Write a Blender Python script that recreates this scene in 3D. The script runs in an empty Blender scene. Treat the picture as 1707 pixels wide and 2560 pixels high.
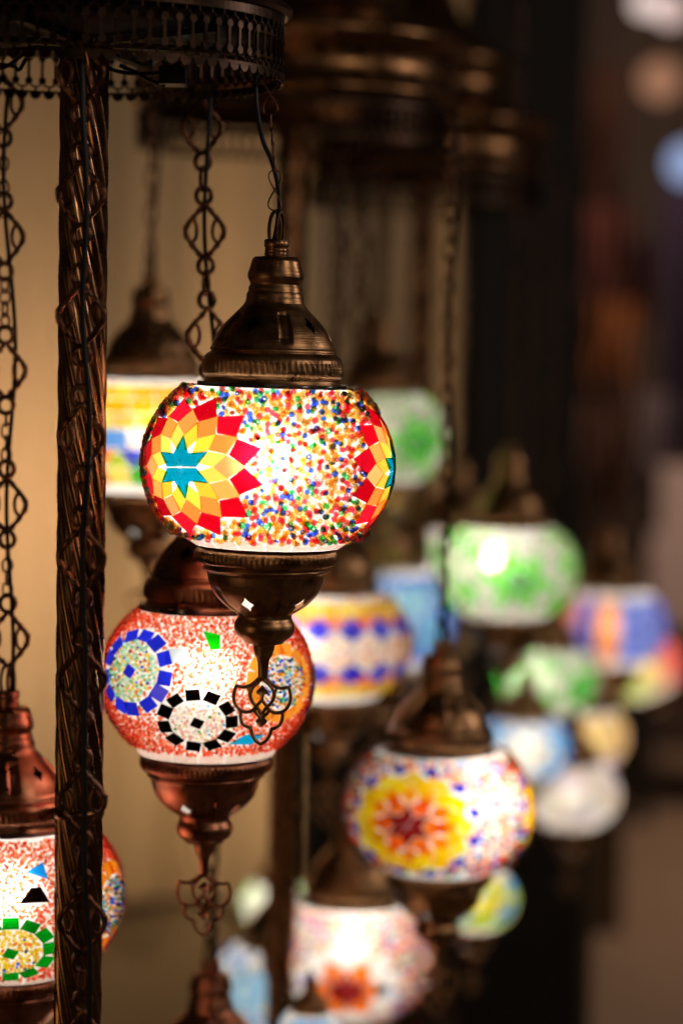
import bpy, bmesh, math, random
import numpy as np
from mathutils import Vector, Matrix

rnd = random.Random(7)
nrg = np.random.default_rng(11)
scn = bpy.context.scene
COL = scn.collection
PI = math.pi

# ------------------------------------------------------------------ camera
FPX = 6044.0                       # focal length in photo pixels (1707 x 2560)
CAMPOS = Vector((0.0, 0.0, 1.5))
CAMROT = Matrix.Rotation(math.radians(86.0), 3, 'X') @ Matrix.Rotation(math.radians(0.85), 3, 'Z')
cd = bpy.data.cameras.new('camera')
cam = bpy.data.objects.new('camera', cd)
COL.objects.link(cam)
cam.location = CAMPOS
cam.rotation_euler = CAMROT.to_euler()
cd.sensor_fit = 'VERTICAL'
cd.sensor_height = 36.0
cd.sensor_width = 24.0
cd.lens = 85.0
cd.clip_start = 0.05
cd.clip_end = 80.0
cd.dof.use_dof = True
cd.dof.focus_distance = 1.615
cd.dof.aperture_fstop = 2.8
scn.camera = cam

# ------------------------------------------------------------------ world and exposure
w = bpy.data.worlds.new('World')
scn.world = w
w.use_nodes = True
w.node_tree.nodes['Background'].inputs['Color'].default_value = (1.0, 0.72, 0.5, 1)
w.node_tree.nodes['Background'].inputs['Strength'].default_value = 0.012
scn.view_settings.view_transform = 'Standard'
scn.view_settings.look = 'None'
scn.view_settings.exposure = 0.0
scn.view_settings.gamma = 1.0
scn.view_settings.use_curve_mapping = False
scn.render.engine = 'CYCLES'
cy = scn.cycles
cy.use_denoising = True
cy.max_bounces = 10
cy.diffuse_bounces = 3
cy.glossy_bounces = 4
cy.transmission_bounces = 8
cy.transparent_max_bounces = 12
cy.sample_clamp_indirect = 6.0
cy.caustics_reflective = False
cy.caustics_refractive = False
cy.blur_glossy = 0.5


def P(px, py, D):
    """point seen at photo pixel px, py, D metres down the lens axis"""
    v = Vector(((px - 853.5) / FPX * D, (1280.0 - py) / FPX * D, -D))
    return CAMPOS + CAMROT @ v


def Q(x, y, D):
    """the same from coordinates on the 1568 px wide view"""
    return P(x * 1.0887, y * 1.0887, D)


def area_light(name, loc, target, size, energy, color, shape='DISK'):
    ld = bpy.data.lights.new(name, 'AREA')
    ld.shape = shape
    ld.size = size
    ld.energy = energy
    ld.color = color
    o = bpy.data.objects.new(name, ld)
    COL.objects.link(o)
    o.location = loc
    d = Vector(target) - Vector(loc)
    o.rotation_euler = d.to_track_quat('-Z', 'Y').to_euler()
    return o


# added unseen area lights: right key, front and left fills, glow for the wall
area_light('right_key', (1.7, 0.5, 2.5), (0.0, 1.7, 1.45), 0.2, 5.0, (1.0, 0.84, 0.68))
area_light('left_fill', (-1.6, 0.3, 1.1), (0.0, 1.7, 1.4), 0.5, 2.2, (1.0, 0.62, 0.34))
area_light('side_light', (2.6, 2.4, 2.3), (0.0, 2.3, 1.5), 0.25, 8.0, (1.0, 0.86, 0.78))
area_light('front_light', (0.5, -0.9, 2.3), (0.0, 1.7, 1.35), 0.3, 0.8, (1.0, 0.78, 0.58))
area_light('wall_wash', (-1.0, 4.2, 0.95), (-0.74, 5.0, 1.45), 0.25, 5.5, (1.0, 0.68, 0.42))
area_light('wall_glow', (-0.86, 4.5, 1.18), (-0.70, 4.9, 1.28), 0.12, 1.6, (1.0, 0.62, 0.34))
area_light('wall_wash_low', (-0.2, 4.3, 0.75), (-0.2, 5.0, 1.0), 0.2, 2.4, (1.0, 0.68, 0.36))
area_light('alley_light', (1.9, 6.2, 2.9), (1.6, 8.0, 0.3), 0.8, 55.0, (1.0, 0.72, 0.5))


# ------------------------------------------------------------------ materials
def new_mat(name):
    m = bpy.data.materials.new(name)
    m.use_nodes = True
    nt = m.node_tree
    for n in list(nt.nodes):
        if n.type != 'OUTPUT_MATERIAL':
            nt.nodes.remove(n)
    out = [n for n in nt.nodes if n.type == 'OUTPUT_MATERIAL'][0]
    return m, nt, out


def node(nt, t, **kw):
    n = nt.nodes.new(t)
    for k, v in kw.items():
        if k in n.inputs:
            n.inputs[k].default_value = v
        else:
            setattr(n, k, v)
    return n


def metal_mat(name, c1, c2, rough=0.3, brush=0.12, metallic=1.0):
    m, nt, out = new_mat(name)
    L = nt.links.new
    tc = node(nt, 'ShaderNodeTexCoord')
    mp = node(nt, 'ShaderNodeMapping')
    mp.inputs['Scale'].default_value = (30, 30, 1600)
    L(tc.outputs['Object'], mp.inputs['Vector'])
    n1 = node(nt, 'ShaderNodeTexNoise', Scale=1.0, Detail=3.0)
    L(mp.outputs['Vector'], n1.inputs['Vector'])
    n2 = node(nt, 'ShaderNodeTexNoise', Scale=55.0, Detail=5.0, Roughness=0.65)
    L(tc.outputs['Object'], n2.inputs['Vector'])
    mix = node(nt, 'ShaderNodeMixRGB')
    mix.inputs['Color1'].default_value = (*c1, 1)
    mix.inputs['Color2'].default_value = (*c2, 1)
    rp = node(nt, 'ShaderNodeValToRGB')
    rp.color_ramp.elements[0].position = 0.35
    rp.color_ramp.elements[1].position = 0.68
    L(n2.outputs['Fac'], rp.inputs['Fac'])
    L(rp.outputs['Color'], mix.inputs['Fac'])
    b = node(nt, 'ShaderNodeBsdfPrincipled', Metallic=metallic, Roughness=rough)
    L(mix.outputs['Color'], b.inputs['Base Color'])
    mr = node(nt, 'ShaderNodeMapRange')
    mr.inputs['From Min'].default_value = 0.3
    mr.inputs['From Max'].default_value = 0.7
    mr.inputs['To Min'].default_value = rough - 0.08
    mr.inputs['To Max'].default_value = rough + 0.12
    L(n2.outputs['Fac'], mr.inputs['Value'])
    L(mr.outputs['Result'], b.inputs['Roughness'])
    bp = node(nt, 'ShaderNodeBump', Strength=brush, Distance=0.0004)
    L(n1.outputs['Fac'], bp.inputs['Height'])
    L(bp.outputs['Normal'], b.inputs['Normal'])
    L(b.outputs['BSDF'], out.inputs['Surface'])
    return m


def plain_mat(name, color, rough=0.6, metallic=0.0, noise=0.0, nscale=20.0, spec=0.5, stretch=(1, 1, 1), bump=0.0):
    m, nt, out = new_mat(name)
    L = nt.links.new
    b = node(nt, 'ShaderNodeBsdfPrincipled', Roughness=rough, Metallic=metallic)
    b.inputs['Base Color'].default_value = (*color, 1)
    b.inputs['Specular IOR Level'].default_value = spec
    if noise or bump:
        tc = node(nt, 'ShaderNodeTexCoord')
        mp = node(nt, 'ShaderNodeMapping')
        mp.inputs['Scale'].default_value = stretch
        L(tc.outputs['Object'], mp.inputs['Vector'])
        n = node(nt, 'ShaderNodeTexNoise', Scale=nscale, Detail=5.0)
        L(mp.outputs['Vector'], n.inputs['Vector'])
        mx = node(nt, 'ShaderNodeMixRGB')
        mx.inputs['Color1'].default_value = (*[c * (1 - noise) for c in color], 1)
        mx.inputs['Color2'].default_value = (*[min(1, c * (1 + noise)) for c in color], 1)
        L(n.outputs['Fac'], mx.inputs['Fac'])
        L(mx.outputs['Color'], b.inputs['Base Color'])
        if bump:
            bp = node(nt, 'ShaderNodeBump', Strength=bump, Distance=0.002)
            L(n.outputs['Fac'], bp.inputs['Height'])
            L(bp.outputs['Normal'], b.inputs['Normal'])
    L(b.outputs['BSDF'], out.inputs['Surface'])
    return m


def glass_shell_mat(name, color=(1, 1, 1), lobe=0.42, clear=0.0, rough=0.75):
    """frosted white lamp glass: scatters the bulb's light, more so straight ahead"""
    m, nt, out = new_mat(name)
    L = nt.links.new
    tc = node(nt, 'ShaderNodeTexCoord')
    n = node(nt, 'ShaderNodeTexNoise', Scale=160.0, Detail=4.0)
    L(tc.outputs['Object'], n.inputs['Vector'])
    bp = node(nt, 'ShaderNodeBump', Strength=0.35, Distance=0.0012)
    L(n.outputs['Fac'], bp.inputs['Height'])
    tr = node(nt, 'ShaderNodeBsdfTranslucent')
    tr.inputs['Color'].default_value = (*color, 1)
    L(bp.outputs['Normal'], tr.inputs['Normal'])
    rf = node(nt, 'ShaderNodeBsdfRefraction', Roughness=rough, IOR=1.35)
    rf.inputs['Color'].default_value = (*color, 1)
    mx = node(nt, 'ShaderNodeMixShader', Fac=lobe)
    L(tr.outputs[0], mx.inputs[1])
    L(rf.outputs[0], mx.inputs[2])
    gl = node(nt, 'ShaderNodeBsdfGlossy', Roughness=0.15)
    mx2 = node(nt, 'ShaderNodeMixShader', Fac=0.05)
    L(mx.outputs[0], mx2.inputs[1])
    L(gl.outputs[0], mx2.inputs[2])
    last = mx2
    if clear:
        tp = node(nt, 'ShaderNodeBsdfTransparent')
        mx3 = node(nt, 'ShaderNodeMixShader', Fac=clear)
        L(mx2.outputs[0], mx3.inputs[1])
        L(tp.outputs[0], mx3.inputs[2])
        last = mx3
    L(last.outputs[0], out.inputs['Surface'])
    return m


def tint_mat(name, glassy=True, ior=1.35, rough=0.03, edge=0.35):
    """stained glass; the piece's own colour is in the 'tint' attribute"""
    m, nt, out = new_mat(name)
    L = nt.links.new
    at = node(nt, 'ShaderNodeAttribute')
    at.attribute_name = 'tint'
    if glassy:
        tc = node(nt, 'ShaderNodeTexCoord')
        n = node(nt, 'ShaderNodeTexNoise', Scale=260.0, Detail=2.0)
        L(tc.outputs['Object'], n.inputs['Vector'])
        bp = node(nt, 'ShaderNodeBump', Strength=0.25, Distance=0.0006)
        L(n.outputs['Fac'], bp.inputs['Height'])
        rf = node(nt, 'ShaderNodeBsdfRefraction', Roughness=rough, IOR=ior)
        L(at.outputs['Color'], rf.inputs['Color'])
        L(bp.outputs['Normal'], rf.inputs['Normal'])
        tp = node(nt, 'ShaderNodeBsdfTransparent')
        L(at.outputs['Color'], tp.inputs['Color'])
        m0 = node(nt, 'ShaderNodeMixShader', Fac=0.8)
        L(rf.outputs[0], m0.inputs[1])
        L(tp.outputs[0], m0.inputs[2])
        base = m0.outputs[0]
    else:
        tp = node(nt, 'ShaderNodeBsdfTransparent')
        L(at.outputs['Color'], tp.inputs['Color'])
        base = tp.outputs[0]
    gl = node(nt, 'ShaderNodeBsdfGlossy', Roughness=0.08)
    fr = node(nt, 'ShaderNodeLayerWeight', Blend=0.5)
    pw = node(nt, 'ShaderNodeMath', operation='POWER')
    pw.inputs[1].default_value = 4.0
    ml = node(nt, 'ShaderNodeMath', operation='MULTIPLY_ADD')
    ml.inputs[1].default_value = edge
    ml.inputs[2].default_value = 0.03
    L(fr.outputs['Facing'], pw.inputs[0])
    L(pw.outputs[0], ml.inputs[0])
    mx = node(nt, 'ShaderNodeMixShader')
    L(ml.outputs[0], mx.inputs['Fac'])
    L(base, mx.inputs[1])
    L(gl.outputs[0], mx.inputs[2])
    L(mx.outputs[0], out.inputs['Surface'])
    return m


def emit_mat(name, color, strength):
    m, nt, out = new_mat(name)
    e = node(nt, 'ShaderNodeEmission', Strength=strength)
    e.inputs['Color'].default_value = (*color, 1)
    nt.links.new(e.outputs[0], out.inputs['Surface'])
    return m


M_BRONZE = metal_mat('aged_bronze', (0.27, 0.135, 0.06), (0.62, 0.35, 0.17), 0.31, 0.5)
M_COPPER = metal_mat('aged_copper', (0.28, 0.10, 0.055), (0.62, 0.27, 0.15), 0.30, 0.45)
M_DARK = metal_mat('dark_iron', (0.06, 0.035, 0.022), (0.17, 0.09, 0.05), 0.38, 0.1)
M_POLE = metal_mat('pole_bronze', (0.13, 0.065, 0.03), (0.32, 0.16, 0.07), 0.3, 0.05)
M_TWIST = metal_mat('twisted_bronze', (0.22, 0.11, 0.05), (0.29, 0.148, 0.068), 0.28, 0.0)
M_CHAIN = metal_mat('chain_copper', (0.10, 0.045, 0.03), (0.30, 0.13, 0.075), 0.36, 0.05)
M_SHADE = plain_mat('shaded_iron', (0.02, 0.014, 0.011), 0.7, 0.4)  # near black and matte: the shade inside the canopy is put into the colour
M_CORD = plain_mat('black_cord', (0.010, 0.007, 0.006), 0.45, spec=0.3)
M_SHELL = glass_shell_mat('frosted_glass')
M_CLEAR = glass_shell_mat('crackled_glass', lobe=0.12, clear=0.25)
M_FAR = glass_shell_mat('opal_glass', lobe=0.10)
M_SKIRT = metal_mat('blackened_brass', (0.035, 0.02, 0.014), (0.09, 0.05, 0.032), 0.34, 0.0)
M_GLASS = tint_mat('stained_glass', False)
M_BEAD = tint_mat('glass_bead', True, 1.3, 0.02, 0.2)
M_SOFT = tint_mat('stained_glass_plain', False)
M_BULB = emit_mat('lit_bulb', (1.0, 0.9, 0.75), 26.0)


# ------------------------------------------------------------------ mesh helpers
class MB:
    def __init__(self):
        self.v, self.f, self.c, self.n = [], [], [], 0

    def add(self, verts, faces, col=(1, 1, 1)):
        verts = [tuple(x) for x in verts]
        self.v += verts
        self.f += [tuple(i + self.n for i in fc) for fc in faces]
        self.c += [col] * len(verts)
        self.n += len(verts)

    def mesh(self, name, smooth=True, tint=False):
        me = bpy.data.meshes.new(name)
        me.from_pydata(self.v, [], self.f)
        if smooth:
            me.polygons.foreach_set('use_smooth', [True] * len(me.polygons))
        if tint:
            a = me.color_attributes.new('tint', 'FLOAT_COLOR', 'POINT')
            arr = np.ones((len(self.v), 4), dtype=np.float32)
            arr[:, :3] = np.array(self.c, dtype=np.float32)
            a.data.foreach_set('color', arr.ravel())
        me.update()
        return me

    def tube(self, pts, r, closed=False, k=8, col=(1, 1, 1)):
        pts = [Vector(p) for p in pts]
        n = len(pts)
        rr = r if isinstance(r, (list, tuple)) else [r] * n
        vs, fs = [], []
        up = Vector((0.13, 0.97, 0.21))
        prev = None
        for i, p in enumerate(pts):
            if closed:
                t = pts[(i + 1) % n] - pts[i - 1]
            else:
                t = pts[min(i + 1, n - 1)] - pts[max(i - 1, 0)]
            t.normalize()
            a = prev if prev is not None else up
            a = a - t * a.dot(t)
            if a.length < 1e-5:
                a = Vector((1, 0, 0)) - t * t.x
            a.normalize()
            prev = a
            b = t.cross(a)
            for j in range(k):
                an = 2 * PI * j / k
                vs.append(p + (a * math.cos(an) + b * math.sin(an)) * rr[i])
        for i in range(n if closed else n - 1):
            i2 = (i + 1) % n
            for j in range(k):
                j2 = (j + 1) % k
                fs.append((i * k + j, i * k + j2, i2 * k + j2, i2 * k + j))
        if not closed:
            fs.append(tuple(range(k))[::-1])
            fs.append(tuple((n - 1) * k + j for j in range(k)))
        self.add(vs, fs, col)

    def box(self, lo, hi, col=(1, 1, 1), T=None):
        x0, y0, z0 = lo
        x1, y1, z1 = hi
        vs = [Vector(p) for p in ((x0, y0, z0), (x1, y0, z0), (x1, y1, z0), (x0, y1, z0),
                                  (x0, y0, z1), (x1, y0, z1), (x1, y1, z1), (x0, y1, z1))]
        if T is not None:
            vs = [T @ p for p in vs]
        self.add(vs, [(3, 2, 1, 0), (4, 5, 6, 7), (0, 1, 5, 4), (1, 2, 6, 5), (2, 3, 7, 6), (3, 0, 4, 7)], col)

    def lathe(self, prof, seg=48, mod=None, closed=False, col=(1, 1, 1)):
        vs, fs = [], []
        n = len(prof)
        for i, (r, z) in enumerate(prof):
            for j in range(seg):
                th = 2 * PI * j / seg
                rr = r + (mod(th, z, i) if mod else 0.0)
                vs.append((rr * math.sin(th), -rr * math.cos(th), z))
        for i in range(n if closed else n - 1):
            i2 = (i + 1) % n
            for j in range(seg):
                j2 = (j + 1) % seg
                fs.append((i * seg + j, i * seg + j2, i2 * seg + j2, i2 * seg + j))
        self.add(vs, fs, col)


def link(name, me, mat=None, parent=None):
    o = bpy.data.objects.new(name, me)
    COL.objects.link(o)
    if mat and not me.materials:
        me.materials.append(mat)
    if parent:
        o.parent = parent
    return o


def tag(o, label=None, cat=None, group=None, kind=None):
    if label:
        o['label'] = label
    if cat:
        o['category'] = cat
    if group:
        o['group'] = group
    if kind:
        o['kind'] = kind
    return o


def empty(name, loc):
    o = bpy.data.objects.new(name, None)
    o.empty_display_size = 0.05
    COL.objects.link(o)
    o.location = loc
    return o


def spline(pts, n=6, closed=False):
    """Catmull-Rom through pts"""
    pts = [Vector(p) for p in pts]
    m = len(pts)
    out = []
    for i in range(m if closed else m - 1):
        if closed:
            p0, p1, p2, p3 = pts[i - 1], pts[i], pts[(i + 1) % m], pts[(i + 2) % m]
        else:
            p0, p1, p2, p3 = pts[max(i - 1, 0)], pts[i], pts[i + 1], pts[min(i + 2, m - 1)]
        for j in range(n):
            t = j / n
            out.append(0.5 * ((2 * p1) + (p2 - p0) * t + (2 * p0 - 5 * p1 + 4 * p2 - p3) * t * t
                              + (3 * p1 - p0 - 3 * p2 + p3) * t ** 3))
    if not closed:
        out.append(pts[-1])
    return out


# ------------------------------------------------------------------ lamp caps
def densify(prof, step):
    out = []
    for (r0, z0), (r1, z1) in zip(prof, prof[1:]):
        d = math.hypot(r1 - r0, z1 - z0)
        k = max(1, int(d / step))
        for j in range(k):
            t = j / k
            out.append((r0 + (r1 - r0) * t, z0 + (z1 - z0) * t))
    out.append(prof[-1])
    return out


U1 = 1.177e-4
TOPP = [(68, 290), (118, 296), (130, 303), (138, 318), (143, 340), (150, 365), (158, 388), (160, 405), (157, 422), (149, 436),
        (143, 447), (143, 456), (150, 466), (153, 480), (153, 492), (159, 500), (163, 512), (164, 530), (166, 548), (172, 562),
        (186, 580), (206, 600), (234, 628), (261, 656), (285, 682), (304, 706), (320, 732), (333, 758), (343, 782), (350, 802), (356, 815), (362, 820),
        (363, 828), (356, 833), (358, 840), (368, 846), (383, 857), (393, 869), (399, 884), (399, 895), (399, 905), (400, 920),
        (401, 936), (400, 952), (398, 966), (392, 974), (385, 980), (384, 990), (388, 1004), (398, 1022), (412, 1034), (424, 1041), (426, 1046)]
TOP = [(r * U1, (1487 - y) * U1) for r, y in TOPP]
U2 = 7.27e-5
BOTP = [(668, 132), (668, 140), (640, 146), (622, 152), (628, 160), (646, 175), (656, 200), (659, 230), (656, 262), (646, 290),
        (628, 306), (600, 314), (582, 324), (580, 334), (589, 344), (592, 354), (586, 364), (570, 372), (556, 384), (549, 400),
        (544, 430), (538, 460), (526, 500), (510, 540), (488, 580), (460, 618), (428, 652), (394, 684), (356, 712), (318, 738),
        (284, 758), (264, 772), (256, 784), (252, 800), (252, 816), (260, 832), (272, 850), (280, 876), (283, 900), (281, 926),
        (274, 952), (262, 974), (244, 994), (222, 1010), (204, 1022), (194, 1036), (186, 1048), (118, 1056), (112, 1070),
        (106, 1092), (98, 1120), (88, 1150), (74, 1182), (60, 1206), (52, 1236), (48, 1280), (46, 1340), (44, 1372)]
BOT = [(r * U2, -(y + 653) * U2) for r, y in BOTP]
SLOT5 = 2 * PI / 5


def angd(a, b):
    return (a - b + PI) % (2 * PI) - PI


def sstep(a, b, x):
    t = min(1.0, max(0.0, (x - a) / (b - a)))
    return t * t * (3 - 2 * t)


def cap_mesh(name, prof, zr0, zr1, amp, n_rope, slots, slot_z, slot_w, slot_d, slant, diamonds, dia_z, dia_r, dia_size, thick, thread=None):
    prof = densify(prof, 0.0011)
    outer = prof
    inner = [(max(r - thick, 0.0008), z) for r, z in prof][::-1]
    full = outer + inner
    no = len(outer)

    def mod(th, z, i):
        d = 0.0
        if i < no and zr1 < z < zr0:
            t = (z - zr1) / (zr0 - zr1)
            env = math.sin(PI * t) ** 0.5
            ph = n_rope * th + slant * (t - 0.5)
            d += env * amp * (abs(math.sin(ph / 2)) ** 0.6 - 0.6) * 1.6
        for s in slots:
            a = angd(th, s)
            zc = (slot_z[0] + slot_z[1]) / 2
            if slot_z[0] - 0.002 < z < slot_z[1] + 0.002 and abs(a) < 0.5:
                t = (z - slot_z[0]) / (slot_z[1] - slot_z[0])
                wz = sstep(0, 0.16, t) * sstep(0, 0.16, 1 - t)
                rr = max(full[i][0], 0.01)
                wa = 1 - sstep(slot_w * 0.45, slot_w, abs(a) * rr)
                d -= slot_d * wz * wa
        if thread and i < no and thread[1] < z < thread[0]:
            d += 0.00035 * math.sin(z * 2 * PI / 0.0016)
        return d
    mb = MB()
    mb.lathe(full, 390, mod, closed=True)
    me = mb.mesh(name, smooth=True)
    o = bpy.data.objects.new(name, me)
    COL.objects.link(o)
    cb = MB()
    W, H = dia_size
    for s in diamonds:
        pts = []
        for q in range(4):
            a0, a1 = q * PI / 2, (q + 1) * PI / 2
            p0 = Vector((math.cos(a0) * W / 2, math.sin(a0) * H / 2))
            p1 = Vector((math.cos(a1) * W / 2, math.sin(a1) * H / 2))
            for t in (0, 0.35, 0.65):
                p = p0.lerp(p1, t)
                if t:
                    p = p * 0.84
                pts.append(p)
        rad = Vector((math.sin(s), -math.cos(s), 0))
        tan = Vector((math.cos(s), math.sin(s), 0))
        n = len(pts)
        A = [rad * (dia_r - 0.012) + tan * p.x + Vector((0, 0, dia_z + p.y)) for p in pts]
        B = [rad * (dia_r + 0.012) + tan * p.x + Vector((0, 0, dia_z + p.y)) for p in pts]
        fs = [tuple(range(n))[::-1], tuple(range(n, 2 * n))] + [(i, (i + 1) % n, n + (i + 1) % n, n + i) for i in range(n)]
        cb.add(A + B, fs)
    co = bpy.data.objects.new(name + '_cut', cb.mesh('cut', smooth=False))
    COL.objects.link(co)
    bm = bmesh.new()
    bm.from_mesh(co.data)
    bmesh.ops.recalc_face_normals(bm, faces=bm.faces)
    bm.to_mesh(co.data)
    bm.free()
    bm = bmesh.new()
    bm.from_mesh(me)
    bmesh.ops.recalc_face_normals(bm, faces=bm.faces)
    bm.to_mesh(me)
    bm.free()
    md = o.modifiers.new('cut', 'BOOLEAN')
    md.operation = 'DIFFERENCE'
    md.solver = 'EXACT'
    md.object = co
    dg = bpy.context.evaluated_depsgraph_get()
    res = bpy.data.meshes.new_from_object(o.evaluated_get(dg))
    res.name = name
    bpy.data.objects.remove(o)
    bpy.data.objects.remove(co)
    # crisp hole edges, smooth elsewhere
    res.polygons.foreach_set('use_smooth', [True] * len(res.polygons))
    try:
        res.set_sharp_from_angle(angle=math.radians(50))
    except Exception:
        pass
    res.materials.clear()
    return res


R20 = math.radians
topslots = [R20(14) + i * SLOT5 for i in range(5)]
topdia = [R20(-24) + i * SLOT5 for i in range(5)]
botslots = [R20(14) + i * SLOT5 for i in range(5)]
botdia = [R20(-21) + i * SLOT5 for i in range(5)]
TOPM = cap_mesh('top_cap', TOP, (1487 - 886) * U1, (1487 - 974) * U1, 0.0007, 72, topslots,
                ((1487 - 790) * U1, (1487 - 600) * U1), 0.0050, 0.0022, 2.2, topdia, (1487 - 680) * U1, 262 * U1, (0.0088, 0.0118), 0.0011)
BOTM = cap_mesh('bottom_cap', BOT, -(158 + 653) * U2, -(306 + 653) * U2, 0.0008, 78, botslots,
                (-(795 + 653) * U2, -(510 + 653) * U2), 0.0042, 0.0020, 2.6, botdia, -(655 + 653) * U2, 425 * U2, (0.0096, 0.0105), 0.0011,
                thread=(-(1058 + 653) * U2, -(1200 + 653) * U2))


def nut_mesh():
    mb = MB()
    p = [(0.0, 195), (62, 195), (70, 199), (71, 236), (66, 242), (62, 246), (66, 252), (67, 262), (63, 266), (67, 271), (68, 284), (64, 290), (70, 300)]
    mb.lathe([(max(r, 0.2) * U1, (1487 - y) * U1) for r, y in p], 40)
    return mb.mesh('neck_nut')


NUTM = nut_mesh()


def pendant_mesh():
    mb = MB()

    def c(x, y):
        return ((x - 700) * U2, 0.0, -(y + 653) * U2)

    def both(pts, r, closed=False):
        for s in (1, -1):
            q = [(700 + s * (x - 700), y) for x, y in pts]
            mb.tube(spline([c(*p) for p in q], 5, closed), r, closed, 8)
    rt = 0.00125
    both([(690, 1300), (668, 1375), (625, 1425), (570, 1462), (510, 1472), (462, 1462), (444, 1492), (434, 1560), (450, 1630),
          (498, 1688), (560, 1706), (612, 1690), (655, 1640), (700, 1588)], rt)
    both([(700, 1385), (650, 1430), (600, 1490), (590, 1550), (612, 1610), (655, 1655), (700, 1720)], rt)
    both([(560, 1478), (588, 1500)], rt * .9)
    both([(508, 1695), (504, 1750), (528, 1820), (580, 1848), (606, 1862), (614, 1905), (650, 1968), (690, 1998), (700, 2000)], rt)
    both([(655, 1640), (640, 1668), (640, 1700), (680, 1745), (700, 1790)], rt)

    def plate(pts, d=0.0009):
        A = [Vector(c(*p)) + Vector((0, -d, 0)) for p in pts]
        B = [Vector(c(*p)) + Vector((0, d, 0)) for p in pts]
        n = len(pts)
        mb.add(A + B, [tuple(range(n)), tuple(range(n, 2 * n))[::-1]] + [(i, (i + 1) % n, n + (i + 1) % n, n + i) for i in range(n)])
    plate([(700, 1448), (728, 1480), (755, 1500), (752, 1530), (722, 1538), (716, 1570), (700, 1600), (684, 1570), (678, 1538), (648, 1530), (645, 1500), (672, 1480)])
    plate([(700, 1716), (712, 1750), (752, 1775), (755, 1795), (728, 1820), (700, 1848), (672, 1820), (645, 1795), (648, 1775), (688, 1750)])
    mb.tube([c(700, 1330), c(700, 1365), c(700, 1395)], [0.0034, 0.003, 0.0016], False, 10)
    return mb.mesh('pendant')


PENDM = pendant_mesh()


# ------------------------------------------------------------------ mosaic
def frame_at(lon, lat):
    lo, la = math.radians(lon), math.radians(lat)
    c = np.array((math.sin(lo) * math.cos(la), -math.cos(lo) * math.cos(la), math.sin(la)))
    e = np.array((math.cos(lo), math.sin(lo), 0.0))
    n = np.array((-math.sin(lo) * math.sin(la), math.cos(lo) * math.sin(la), math.cos(la)))
    return c, e, n


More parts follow.
